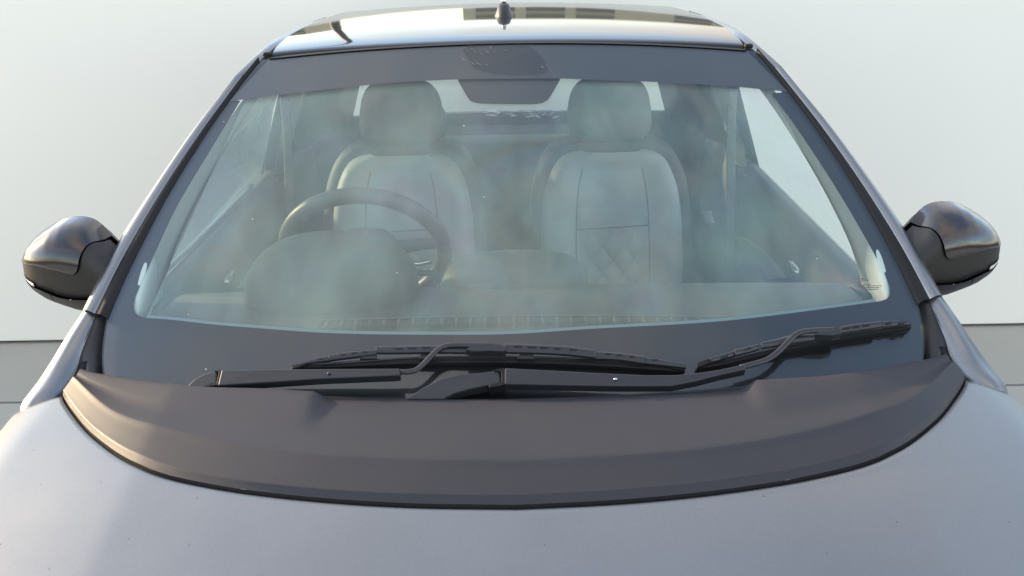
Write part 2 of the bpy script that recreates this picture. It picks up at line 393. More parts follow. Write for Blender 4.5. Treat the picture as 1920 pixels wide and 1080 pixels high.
rows = [full_curve(mixc(ck, fr, .961), .000), full_curve(mixc(ck, fr, .972), -.004), full_curve(mixc(ck, fr, .98), -.008), full_curve(mixc(ck, fr, .985), -.016)]
v, f = grid(rows); obj('strip_edge', v, f, M['edge'], strip)
# dark shut line below the strip edge
rows = [full_curve(mixc(ck, fr, .93), -.006), full_curve(mixc(ck, fr, 1.02), -.006)]
v, f = grid(rows); obj('bonnet_seal', v, f, M['seam'], car)
# bonnet: from the strip's front edge forward, beside it back to the wing seam
hx = []
SEAM = [(p.x, p.y) for p in fr] 
def y_back(x):
    a = abs(x)
    if a <= SEAM[-1][0]: return lerp1(SEAM, a) - .004
    return SEAM[-1][1] + (a-SEAM[-1][0])*(-.25)
XM = .874
xs = []
k = 0
for i in range(-60, 61):
    t = i/60; xs.append(XM*math.copysign(1-(1-abs(t))**1.5, t))
xs = sorted(xs)
rows = []
for x in xs:
    yb = y_back(x); row = []
    row.append(Vector((x, yb+.003, hood_z(x, yb)-.014))); row.append(Vector((x, yb, hood_z(x, yb)-.002)))
    for k in range(0, 22):
        t = (k/21)**1.4; y = (yb-.004)+(-.93+.22*x*x-(yb-.004))*t
        row.append(Vector((x, y, hood_z(x, y)-.10*max(0, -.75-y+.15*x*x))))
    y = row[-1].y; row.append(Vector((x, y-.015, row[-1].z-.02)))
    rows.append(row)
v, f = grid(rows); bonnet = obj('bonnet', v, f, M['paint'], car)

# --- wings, door skins (right side traced, left mirrored)
inner = [at_x(*p) for p in [(1738,552,.787),(1762,610,.797),(1780,652,.804),(1800,682,.810),(1817,705,.8145)]]
outer = [at_x(*p) for p in [(1766,556,.817),(1795,597,.831),(1818,632,.843),(1850,678,.857),(1884,721,.867)]]
inner.append(inner[-1]+Vector((.002, -.02, -.016))); outer.append(outer[-1]+Vector((0, -.02, -.016)))
def body_section(y):               # side of the body, from the belt down
    zb = lerp1([(-1, .80), (-.6, .90), (-.1, .955), (.15, .985), (.5, 1.0), (2.6, 1.04)], y)
    xm = lerp1([(-1, .74), (-.8, .81), (-.4, .858), (0, .872), (.4, .866), (1.8, .845), (2.3, .81), (2.55, .74)], y)
    xb = xm-.012 if y < .2 else lerp1([(.2, xm-.012), (.5, .80), (2.6, .73)], y)
    return [(xb, zb), (xm-.004, zb-.06), (xm, zb-.16), (xm, .62), (xm-.012, .45), (xm-.05, .22)]
for s in SIDES:
    mid = [p.lerp(q, .5)+Vector((0, -.002, .004)) for p, q in zip(inner, outer)]
    c3 = [p+Vector((.004, .045*(1-k/5), -.04)) for k, p in enumerate(outer)]; c4 = [p+Vector((.004, .045*(1-k/5), -.13)) for k, p in enumerate(outer)]
    c0 = [p+Vector((-.012, .012, -.02)) for p in inner]
    loft('wing_top', [mir(c, s) for c in (c0, inner, mid, outer, c3, c4)], M['paint'], car, 24)
    for nm, y0, y1 in (('front_wing', -.93, .36), ('front_door', .366, 1.42), ('rear_door', 1.426, 2.12), ('rear_quarter', 2.126, 2.56)):
        rows = []
        for k in range(15):
            y = y0+(y1-y0)*k/14
            sec = resample([(s*a, y, b) for a, b in body_section(y)], 14); rows.append(sec)
        v, f = grid(rows); obj(nm, v, f, M['paint'], car, True, [('solid', .008)])
    # corner trim between windscreen, wing and strip
    t_in = [at_x(*p) for p in [(1712,558,.764),(1722,600,.766),(1735,640,.764),(1745,680,.757)]]
    t_mid = [at_x(*p) for p in [(1722,553,.775),(1740,600,.784),(1755,640,.787),(1762,676,.782)]]
    t_out = [at_x(*p) for p in [(1737,551,.787),(1760,600,.797),(1780,650,.806),(1777,676,.803)]]
    loft('corner_trim', [mir(c, s) for c in ([p+Vector((-.004, .01, -.035)) for p in t_in], t_in, [p+Vector((0, -.004, .006)) for p in t_mid], t_out, [p+Vector((.004, .01, -.03)) for p in t_out])], M['trim'], car, 20)
    gk = [at_x(*p) for p in [(1780,652,.806),(1786,670,.808),(1800,690,.814),(1817,706,.820)]]
    gk2 = [at_x(*p) for p in [(1770,676,.80),(1776,684,.80),(1788,700,.808),(1806,714,.816)]]
    loft('wing_gasket', [mir(c, s) for c in (gk, gk2)], M['rubber'], car, 12, [('solid', .02)])

# --- A pillars running into the roof rails
c_g = [GL(edge_x(wv), wv, .001) for wv in (.115, .22, .386, .55, .7, .80)]
outp = [hit(*p, glass_z) for p in [(1766,555),(1735,496),(1698,436),(1645,360),(1560,245),(1500,176),(1467,135),(1429,94)]]
outpL = [hit(*p, glass_z) for p in [(154,582),(184,523),(213,465),(265,380),(350,254),(400,186),(441,135),(490,84)]]
op = [Vector(((a.x-b.x)/2, (a.y+b.y)/2, (a.z+b.z)/2)) for a, b in zip(outp, outpL)]
ROOFEDGE = smoothtab([(.86, .549), (.95, .556), (1.13, .562), (1.5, .570), (1.9, .560), (2.12, .535), (2.22, .50)])
def roof_zc(y): return lerp1([(.80, 1.496), (.9, 1.506), (1.1, 1.512), (1.4, 1.511), (1.8, 1.505), (2.1, 1.496), (2.25, 1.480)], y)
ZC = smoothtab([(.80, 1.476), (.86, 1.498), (.95, 1.509), (1.1, 1.514), (1.2, 1.515), (1.5, 1.511), (1.8, 1.505), (2.1, 1.496), (2.25, 1.484)])
def roof_z(x, y): return lerp1(ZC, y) - .055*x*x - .03*x**4
for s in SIDES:
    N = 30
    ce = resample(c_g, N); co = resample(op, N)
    cs = [a.lerp(b, .44-.26*k/(N-1))+Vector((0, -.003, .005)) for k, (a, b) in enumerate(zip(ce, co))]           # outer edge of dark moulding
    loft('windscreen_moulding', [mir(c, s) for c in ([p+Vector((-.003, .004, -.012)) for p in ce], [p+Vector((0, 0, .003)) for p in ce], [a.lerp(b, .5)+Vector((0, 0, .004)) for a, b in zip(ce, cs)], cs, [p+Vector((0, .01, -.012)) for p in cs])], M['rubber'], car, N)
    rail = [Vector((lerp1(ROOFEDGE, y)+dx, y, roof_z(lerp1(ROOFEDGE, y), y)+dz)) for y, dx, dz in [(1.02, .036, -.010), (1.25, .036, -.012), (1.55, .033, -.016), (1.85, .03, -.02), (2.1, .03, -.03), (2.22, .03, -.045)]]
    railin = [Vector((lerp1(ROOFEDGE, y)+.004, y, roof_z(lerp1(ROOFEDGE, y), y)-.004)) for y in (1.02, 1.25, 1.55, 1.85, 2.1, 2.22)]
    c_in = cs[:-3] + railin; c_out = co[:-3] + rail
    sellip('roof_corner_seal', (s*.560, .884, 1.482), (.010, .010, .005), .5, .5, M['rubber'], car, None, 8, 16)
    nn = 50; ci = resample(c_in, nn); cu = resample(c_out, nn)
    md = [a.lerp(b, .5)+Vector((.002, -.004, .006)) for a, b in zip(ci, cu)]
    o1 = [p+Vector((.008, .022, -.014)) for p in cu]; o2 = [p+Vector((.016, .05, -.045)) for p in cu]; o3 = [p+Vector((.004, .06, -.05)) for p in cu]
    ci0 = [p+Vector((0, .004, -.012)) for p in ci]
    loft('pillar', [mir(c, s) for c in (ci0, ci, md, cu, o1, o2, o3)], M['paint'], car, nn)

# --- roof
rows = []
ys = [.868, .872, .88, .9, .95, 1.0, 1.1, 1.2, 1.35, 1.5, 1.65, 1.8, 1.95, 2.05, 2.15, 2.2, 2.225]
for i, y in enumerate(ys):
    row = []
    for j in range(41):
        u = -1+2*j/40; x = u*(lerp1(ROOFEDGE, y)-.001)
        yy = y + (.045*x*x if y < 1.2 else 0) - (.25*x*x if y > 2.1 else 0)
        z = roof_z(x, y) - (.012 if i == 0 else .003 if i == 1 else 0) - (.02 if i == len(ys)-1 else 0)
        row.append(Vector((x, yy, z)))
    rows.append(row)
v, f = grid(rows); roof = obj('roof', v, f, M['roof'], car)
sealr = [GL(x, top_w(x), .0) for x in [-.552+1.104*k/24 for k in range(25)]]
loft('roof_seal', [[p+Vector((0, -.004, .0005)) for p in sealr], [p+Vector((0, .006, .003)) for p in sealr], [p+Vector((0, .02, -.01)) for p in sealr]], M['rubber'], car, 40)
# headliner and rear spoiler
rows = [[Vector((u*.56, y, roof_z(u*.56, y)-.045)) for u in [-1+k/8 for k in range(17)]] for y in (.95, 1.3, 1.7, 2.1)]
v, f = grid(rows); obj('headliner', v, f, M['pillar'], car, True, [('solid', .01)])
# aerial
az = roof_z(0, 1.42)-.002
ab = at_y(945, 44, 1.42); bx = ab.x
ant = obj('aerial_base', *grid([[Vector((bx+a*r, 1.42+b*l+ly, az+h)) for a, b in [(math.cos(q), math.sin(q)) for q in [2*math.pi*k/16 for k in range(16)]]]
      for r, l, h, ly in [(.027, .05, -.006, 0), (.026, .048, .002, 0), (.020, .036, .016, .003), (.0165, .026, .030, .008), (.012, .016, .035, .012), (.002, .003, .036, .012)]], True), M['trim'], roof)
tube('aerial_mast', [(bx, 1.435, az+.036), (bx, 1.46, az+.066)], lambda t: .0075-.003*t, M['metal'], roof, 10, False, 4)

# --- tailgate with rear window
rows = [[Vector((u*xw, y, z)) for u in [-1+k/8 for k in range(17)]] for xw, y, z in ((.52, 2.23, 1.462), (.50, 2.255, 1.41))]
v, f = grid(rows); obj('tailgate_top', v, f, M['paint'], car, True, [('solid', .02)])
rows = [[Vector((u*xw, y+.05*(1-u*u), z)) for u in [-1+k/8 for k in range(17)]] for xw, y, z in ((.49, 2.25, 1.41), (.55, 2.36, 1.22), (.60, 2.44, 1.06))]
v, f = grid(rows); obj('rear_window', v, f, M['glass'], car)
rows = [[Vector((u*xw, y+.05*(1-u*u), z)) for u in [-1+k/8 for k in range(17)]] for xw, y, z in ((.60, 2.44, 1.06), (.68, 2.52, .98), (.72, 2.58, .75), (.72, 2.60, .5), (.66, 2.55, .25))]
v, f = grid(rows); obj('tailgate', v, f, M['paint'], car, True, [('solid', .01)])
for s in SIDES:
    loft('rear_pillar', [mir(c, s) for c in ([(.50,2.25,1.42),(.57,2.38,1.2),(.62,2.46,1.05)], [(.53,2.22,1.42),(.62,2.30,1.2),(.70,2.36,1.03)], [(.60,1.82,1.47),(.68,1.80,1.2),(.765,1.80,1.0)])], M['paint'], car, 10, [('solid', .02)])

# front bumper closing the nose
rows = []
for z, dy, xw in ((.80, 0, .80), (.74, -.03, .80), (.6, -.06, .81), (.45, -.08, .80), (.25, -.03, .76)):
    rows.append([Vector((u*xw, -.95+dy+.24*(u*xw)**2, z-.02*u*u)) for u in [-1+k/12 for k in range(25)]])
v, f = grid(rows); bump = obj('front_bumper', v, f, M['paint'], car, True, [('solid', .02)])
rows = [[Vector((u*.5, -1.045+.24*(u*.5)**2, z)) for u in [-1+k/8 for k in range(17)]] for z in (.34, .46, .58)]
v, f = grid(rows); obj('grille', v, f, M['trim'], bump, True, [('solid', .01)])
for s in SIDES:
    for y in (-.42, 1.98):
        wh = sub_root('wheel')
        for nm, prof, mm in (('tyre', [(.20, -.085), (.27, -.09), (.288, -.06), (.29, 0), (.288, .06), (.27, .09), (.20, .085)], 'tyre'), ('rim', [(.0, .06), (.05, .065), (.08, .05), (.17, .06), (.2, .08), (.205, -.05)], 'alloy')):
            rows = [[Vector((s*(.765+b), y+a*math.cos(q), .29+a*math.sin(q))) for q in [2*math.pi*k/28 for k in range(28)]] for a, b in prof]
            v, f = grid(rows, True); obj(nm, v, f, M[mm], wh)
obj('underbody', *grid([[Vector((x, y, .30)) for x in (-.74, 0, .74)] for y in (-.85, .8, 2.45)]), M['carpet'], car, False, [('solid', .05)])

# --- cowl tray below the windscreen
rows = [[Vector((p.x, p.y+.004, p.z-.045)) for p in full_curve(rr, 0)], [GL(x, -.04, -.02) for x in [(-.73+1.46*k/158) for k in range(159)]], [GL(x, -.01, -.012) for x in [(-.735+1.47*k/158) for k in range(159)]]]
v, f = grid(rows); obj('cowl_tray', v, f, M['trim'], car)
c = [GL(x, -.004+.004*abs(x), .003) for x in [-.735+1.47*k/40 for k in range(41)]]
loft('windscreen_base_seal', [c, [p+Vector((0, -.014, -.004)) for p in c], [p+Vector((0, -.02, -.02)) for p in c]], M['trim'], car, 60)

# --- wipers
def GO(px, py, off):               # pixel on a surface parallel to the windscreen, off metres above it
    n = off*1.1535
    return hit(px, py, lambda x, y: glass_z(x, y)+n)
GN = Vector((0, -.4985, .867))
def z5(p): return (320+p[0]/3, 560+p[1]/3)
def z6(p): return (900+p[0]*.448, 560+p[1]*.448)
def slab(name, pts, off, th, m, parent, bevel=.0012): return prism(name, [GO(a, b, off) for a, b in pts], -GN*th, m, parent, bevel)
w1 = sub_root('wiper'); w2 = sub_root('wiper')
for e, lab in ((w1, 'wiper with its long blade lying across the middle of the windscreen base'), (w2, 'wiper reaching to the right corner of the windscreen')): e['label'] = lab
# first wiper
slab('arm_base', [z5(p) for p in [(66,530),(100,482),(135,448),(190,420),(242,405),(262,410),(258,478),(212,486),(175,505),(140,532)]], .034, .022, M['wiper'], w1, .003)
slab('arm_pivot', [z5(p) for p in [(244,402),(285,400),(283,412),(266,486),(210,492),(205,484),(256,476),(270,412)]], .036, .02, M['rubber'], w1, .001)
slab('arm', [z5(p) for p in [(285,399),(500,396),(800,394),(1100,392),(1290,391),(1292,431),(1085,440),(850,450),(560,469),(264,487)]], .038, .018, M['wiper'], w1, .0022)
rv = GO(*z5((890,419)), .0395); sellip('rivet', rv, (.0032, .0032, .0018), 1, 1, M['wiper'], w1, None, 8, 12)
tube('arm_rod', [GO(*z5(p), o) for p, o in [((1280,411),.028),((1340,411),.028),((1385,398),.028),((1425,365),.029),((1475,312),.030),((1520,276),.032),((1570,262),.033),((1640,260),.034),((1730,262),.034),((1800,262),.034)]], .0052, M['wiper'], w1, 10, True, 60, .7)
slab('blade_clip', [z5(p) for p in [(1660,285),(1690,258),(1790,245),(1860,256),(1884,266),(1886,290),(1870,296),(1800,292),(1700,296)]], .036, .016, M['trim'], w1, .0015)
def zz(p): return p
rub1T = [(546,684),(620,682),(760,672),(900,669),(1040,671),(1160,678),(1285,686)]
rub1B = [(547,690),(640,687.5),(760,682),(900,680),(1040,682),(1160,688),(1284,697)]
def ribbon(name, T, B, off, th, m, parent, n=40, bevel=.0008):
    a = resample([GO(*p, off) for p in T], n); b = resample([GO(*p, off) for p in B], n)
    return prism(name, a+b[::-1], -GN*th, m, parent, bevel)
def ribbon2(name, T, B, off, th, m, parent, n=40, hump=.0025):       # solid strip with a rounded top
    a = resample([GO(*p, off) for p in T], n); b = resample([GO(*p, off) for p in B], n)
    rows = [[p-GN*th for p in a], a, [p.lerp(q, .3)+GN*hump for p, q in zip(a, b)], [p.lerp(q, .7)+GN*hump for p, q in zip(a, b)], b, [q-GN*th for q in b], [p-GN*th for p in a]]
    v, f = grid(rows); nn = n
    f += [tuple(i*nn for i in range(6)), tuple(i*nn+nn-1 for i in range(5, -1, -1))]
    return obj(name, v, f, m, parent, False, [('bevel', .0006)])
ribbon2('blade_rubber', rub1T, rub1B, .010, .010, M['rubber'], w1, 40, .0006)
ribbon2('blade_spine', [(560,681),(620,679),(760,669.5),(900,666),(1040,668),(1160,675),(1270,683)], [(560,684),(640,681.5),(760,672.5),(900,669),(1040,671),(1160,678),(1270,686)], .015, .003, M['wiper'], w1, 40, .0005)
# blade bridge pieces, the shade in their slots painted as thin dark slabs
ribbon2('blade_bridge', [(704,649),(750,648),(830,647),(945,646)], [(706,661),(750,661),(830,660),(945,662)], .026, .006, M['wiper'], w1)
ribbon2('blade_bridge', [(947,643),(1000,645),(1060,648),(1116,655)], [(947,660),(1000,661),(1060,664),(1116,670)], .026, .006, M['wiper'], w1)
ribbon2('blade_bridge', [(616,665),(650,660),(706,655)], [(618,675),(655,670),(706,664)], .022, .006, M['wiper'], w1, 16)
ribbon2('blade_bridge', [(1118,658),(1160,661),(1209,667)], [(1118,672),(1160,674),(1209,681)], .022, .006, M['wiper'], w1, 16)
ribbon2('blade_tip', [(566,680),(590,672),(618,667)], [(570,684),(592,679),(618,676)], .018, .006, M['wiper'], w1, 14)
ribbon2('blade_tip', [(1209,669),(1240,674),(1286,683)], [(1209,681),(1240,684),(1286,690)], .018, .006, M['wiper'], w1, 14)
slab('blade_end', [(545,685),(567,679),(570,686),(548,691)], .014, .010, M['rubber'], w1)
slab('blade_end', [(1260,681),(1286,684),(1284,695),(1258,690)], .014, .010, M['rubber'], w1)
for a, b in [((740,652),(756,655)),((764,651),(782,654)),((790,650),(808,653)),((815,650),(830,653)),((962,648),(980,651)),((988,649),(1006,652)),((1012,650),(1028,653)),((1038,652),(1052,655)),((1066,654),(1082,657)),
             ((637,663),(648,666)),((658,660),(670,663)),((678,658),(690,661)),((1135,662),(1146,665)),((1156,664),(1166,667)),((1180,667),(1190,670)),((596,671),(607,674)),((1222,673),(1234,676))]:
    o = .0292 if a[0] > 703 and a[0] < 1117 else .0252 if a[0] > 615 and a[0] < 1200 else .0212
    slab('blade_slot_shade', [(a[0], a[1]+1), (a[0]+3, a[1]), (b[0], a[1]+.6), (b[0]-2, b[1]), (a[0]+1, b[1])], o, .0012, M['seam'], w1, 0)
for px in (690, 800, 985, 1100):
    slab('blade_claw', [(px-16,672),(px-10,662),(px+14,661),(px+18,672)], .02, .008, M['trim'], w1)
# second wiper
slab('arm_base', [(760,748),(790,727),(825,708),(862,700),(905,697),(938,692),(941,718),(915,722),(880,729),(850,738),(830,748)], .032, .022, M['wiper'], w2, .004)
slab('arm_pivot', [(926,693),(944,690),(948,692),(946,721),(934,724),(918,726),(916,721),(940,716),(940,697)], .036, .02, M['rubber'], w2, .001)
slab('arm', [z6(p) for p in [(104,289),(300,299),(500,310),(700,319),(820,318),(920,308),(1000,296),(1110,273),(1114,296),(1010,318),(900,346),(800,365),(600,366),(350,362),(103,357)]], .038, .018, M['wiper'], w2, .0022)
sellip('rivet', GO(*z6((567,336)), .0395), (.0034, .0034, .0018), 1, 1, M['metal'], w2, None, 8, 12)
tube('arm_rod', [GO(*z6(p), o) for p, o in [((1090,287),.028),((1150,272),.028),((1200,256),.028),((1245,225),.029),((1290,180),.030),((1325,148),.032),((1370,136),.033),((1430,132),.034),((1480,130),.034)]], .0055, M['wiper'], w2, 10, True, 60, .7)
slab('blade_clip', [z6(p) for p in [(1400,150),(1440,125),(1480,114),(1505,120),(1512,145),(1480,153)]], .036, .016, M['trim'], w2)
def q6(l): return [z6(p) for p in l]
ribbon2('blade_rubber', q6([(905,278),(1000,262),(1200,214),(1400,170),(1600,135),(1805,112)]), q6([(905,292),(1000,279),(1200,233),(1400,190),(1600,152),(1805,120)]), .010, .010, M['rubber'], w2, 40, .0006)
ribbon2('blade_bridge', q6([(1175,182),(1240,168),(1310,150),(1400,150)]), q6([(1178,205),(1240,196),(1320,182),(1400,172)]), .026, .006, M['wiper'], w2, 16)
ribbon2('blade_bridge', q6([(1505,118),(1560,106),(1630,98),(1680,92)]), q6([(1510,142),(1560,134),(1630,124),(1680,117)]), .026, .006, M['wiper'], w2, 16)
ribbon2('blade_bridge', q6([(1062,213),(1120,200),(1165,188)]), q6([(1070,236),(1120,224),(1170,208)]), .022, .006, M['wiper'], w2, 12)
ribbon2('blade_tip', q6([(960,248),(1000,236),(1065,217)]), q6([(970,264),(1010,254),(1070,236)]), .018, .006, M['wiper'], w2, 12)
ribbon2('blade_tip', q6([(1680,94),(1740,91),(1802,94)]), q6([(1682,117),(1740,112),(1805,108)]), .020, .006, M['wiper'], w2, 12)
slab('blade_end', q6([(905,274),(920,262),(965,247),(975,264),(925,282),(908,288)]), .016, .012, M['rubber'], w2)
for a, b in [((1520,122),(1550,118)),((1558,116),(1590,112)),((1600,110),(1632,106)),((1700,101),(1725,97)),((1108,210),(1135,202)),((1010,244),(1040,234)),((1755,100),(1780,98))]:
    o = .0292 if 1170 < a[0] < 1680 else .0252 if a[0] < 1170 and a[0] > 1050 else .0235
    if a[0] == 1010: o = .0212
    slab('blade_slot_shade', q6([(a[0], a[1]), (b[0], b[1]), (b[0]-2, b[1]+8), (a[0]+2, a[1]+8)]), o, .0012, M['seam'], w2, 0)  # slot shade again laid on as dark slabs

# --- door mirrors (right traced at its place, left mirrored)
YM = .40
def mz(px, py, y=YM):
    y = y+(.425-y)*max(0, (px-1835)/42)**1.5 if y < YM else y; p = at_y(px, py, y); return (p.x, p.z)
TOPM = [mz(*p) for p in [(1688,452),(1698,440),(1717,422),(1732,403),(1745,392),(1760,386),(1778,384),(1795,385),(1815,391),(1834,401),(1850,411),(1861,420),(1870,432),(1877,446)]]
CAPB = [mz(*p, .345) for p in [(1688,500),(1735,494),(1748,492),(1760,489),(1785,483),(1810,477),(1847,466),(1866,457),(1877,449)]]
BNDB = [mz(*p, .365) for p in [(1688,520),(1720,524),(1750,523.5),(1775,523),(1799,520),(1820,513),(1839,506),(1855,498),(1866,487),(1874,470),(1877,452)]]
BOTM = [mz(*p, .395) for p in [(1688,558),(1740,559),(1765,555),(1799,543),(1820,535),(1834,527),(1845,519),(1855,506),(1866,489),(1874,471),(1877,453)]]
x0m, x1m = TOPM[0][0], TOPM[-1][0]
def yfront(x, z, rec=0):
    t = lerp1(TOPM, x); b = lerp1(BOTM, x); m = (t+b)/2; h = max((t-b)/2, 1e-4)
    u = max(-1, min(1, (z-m)/h)); sx = max(0, 1-((x-.84)/(x1m-.84+.0005))**2) if x > .84 else 1
    return YM + .03 - (.105-rec)*math.sqrt(max(0, 1-abs(u)**3.2))*(.25+.75*math.sqrt(sx))*(1 if x > .84 else 1)
def mpatch(name, lo, hi, xa, xb, rec, m, par, s, n=36, k=12):
    rows = []
    for i in range(n+1):
        row = []
        for j in range(k+1):
            A_ = xa(j/k) if callable(xa) else xa; B_ = xb(j/k) if callable(xb) else xb
            x = A_+(B_-A_)*(1-(1-i/n)**1.6); zl = lerp1(lo, x); zh = lerp1(hi, x); zz = zl+(zh-zl)*j/k
            row.append(Vector((s*x, yfront(x, zz, rec(j/k) if callable(rec) else rec), zz)))
        rows.append(row)
    v, f = grid(rows); return obj(name, v, f, m, par)
for s in SIDES:
    mr = sub_root('door_mirror'); 
    xc = mz(1741, 453)[0]
    CI = smoothtab([(0, mz(1756, 488)[0]), (.15, mz(1745, 478)[0]), (.45, mz(1741, 453)[0]), (.75, mz(1733, 432)[0]), (1, mz(1716, 422)[0])])
    cap_in = lambda t: lerp1(CI, t)
    lip = lambda t: .010*max(0, 1-t/.06)**2
    g = .0012
    mpatch('mirror_cap', [(a, b+g) for a, b in CAPB], TOPM, cap_in, x1m, lip, M['gloss'], mr, s, 36, 24)
    mpatch('mirror_neck', CAPB, [(a, b-.001) for a, b in TOPM], x0m, lambda t: cap_in(t)-.0015, .008, M['housing'], mr, s, 14, 20)
    mpatch('mirror_housing', BNDB, CAPB, x0m, x1m, .012, M['housing'], mr, s)
    mpatch('mirror_lower_cover', BOTM, [(a, b-g) for a, b in BNDB], mz(1799, 530)[0]+.001, x1m, .001, M['trim'], mr, s, 20, 8)
    mpatch('mirror_foot', BOTM, [(a, b-g) for a, b in BNDB], x0m, mz(1799, 530)[0]-.001, .001, M['trim'], mr, s, 14, 8)
    LT = [mz(*p, .365) for p in [(1838,506.5),(1850,494),(1862,484),(1870,474),(1876,455)]]
    mpatch('indicator', [(a, b) for a, b in BNDB], LT, mz(1838, 506)[0], x1m-.001, .006, M['lens'], mr, s, 16, 5)
    # back shell and mirror glass, facing the driver
    rows = []
    for i in range(25):
        x = x0m+(x1m-x0m)*(1-(1-i/24)**1.6); t = lerp1(TOPM, x); b = lerp1(BOTM, x)
        rows.append([Vector((s*x, YM+.028+.045*math.sin(math.pi*j/10)**.4*(1 if i < 24 else .2), b+(t-b)*j/10)) for j in range(11)])
    v, f = grid(rows); obj('mirror_shell', v, f, M['trim'], mr)
    sellip('mirror_glass', (s*.885, YM+.077, 1.075), (.065, .003, .05), .4, .4, M['mirror'], mr, None, 10, 20)
    # stalk to the door
    sellip('mirror_stalk', (s*.80, YM+.02, 1.03), (.05, .05, .03), .6, .6, M['trim'], mr, None, 10, 16)
    mr['label'] = ('black door mirror catching the warm sun, at the left' if s < 0 else 'black door mirror reflecting blue sky, at the right')

# ------------------------------------------------------------------ cabin
# dashboard top and face
rows = []
prof = [(.055, 1.018), (.10, 1.045), (.2, 1.052), (.32, 1.053), (.42, 1.048), (.50, 1.036), (.545, 1.018), (.565, .99), (.575, .90), (.60, .75), (.56, .55)]
for y, z in prof:
    rows.append([Vector((x, y+.2*x*x*max(0, 1-(y-.05)/.5), z-.02*x*x)) for x in [-.70+1.40*k/40 for k in range(41)]])
v, f = grid(rows); dash = obj('dashboard', v, f, M['dash'], car, True)
# instrument hood, centre pod
def pod(name, c, r, m, e1=.8, e2=.8, tilt=0): return sellip(name, c, r, e1, e2, m, dash, Matrix.Rotation(tilt, 3, 'X'), 18, 32)
pc = at_y(622, 540, .44); pod('instrument_hood', (pc.x, .45, 1.05), (.178, .15, .118), M['dash'], .85, .8)
pc2 = at_y(965, 515, .55); pod('centre_pod', (pc2.x, .56, 1.025), (.16, .09, .062), M['dash'], .8, .6)
# defroster slots along the glass: frame and single ribs
vy = .16
for k in range(30):
    px = 612+27*k; py = 608-10.5*math.sin(math.pi*(px-612)/810)*.6-(px-612)*.006
    p = hit(px, py, lambda x, y: 1.062-.02*x*x)
    box('vent_rib', (p.x-.0022, p.y-.012, p.z-.014), (p.x+.0022, p.y+.014, p.z+.001), M['dashlow'], dash, 0)
pa = [hit(598+27*k, 606-10.5*math.sin(math.pi*max(0, min(1, (27*k-14)/810)))*.6-27*k*.006, lambda x, y: 1.0625-.02*x*x) for k in range(31)]
loft('vent_edge', [[p+Vector((0, .014, 0)) for p in pa], [p+Vector((0, .018, .001)) for p in pa], [p+Vector((0, .022, -.006)) for p in pa]], M['dashlow'], dash, 40)
loft('vent_well', [[p+Vector((0, -.016, -.002)) for p in pa], [p+Vector((0, .015, -.004)) for p in pa]], M['seam'], dash, 40)
# steering wheel
sw = sub_root('steering_wheel')
ctr = at_y(686, 470, .68); tilt = Matrix.Rotation(R_(31), 3, 'X')
def swp(a, r, o=0): return Vector(ctr) + tilt @ Vector((r*math.cos(a), -o, r*math.sin(a)))
P = [swp(2*math.pi*k/56, .178) for k in range(56)]
tube('wheel_rim', P, .0185, M['wheelrim'], sw, 12, closed=True)
sellip('wheel_hub', ctr, (.075, .035, .06), .7, .7, M['wheelrim'], sw, tilt, 12, 20)
for a in (R_(8), R_(172), R_(270)):
    tube('wheel_spoke', [swp(a, .05), swp(a, .12), swp(a, .172)], lambda t: .017-.004*t, M['wheelrim'], sw, 8, False, 8)
for sgn in (1, -1):
    tube('wheel_trim', [swp(R_(90-sgn*90+sgn*-12), .085, .02), swp(R_(90-sgn*90+sgn*-14), .12, .018), swp(R_(90-sgn*90+sgn*-10), .15, .012)], .006, M['metal'], sw, 8, False, 8)
tube('column_stalk', [swp(R_(-10), .06, .05), swp(R_(-6), .13, .06), swp(R_(-4), .165, .06)], .007, M['trim'], sw, 8, False, 6)

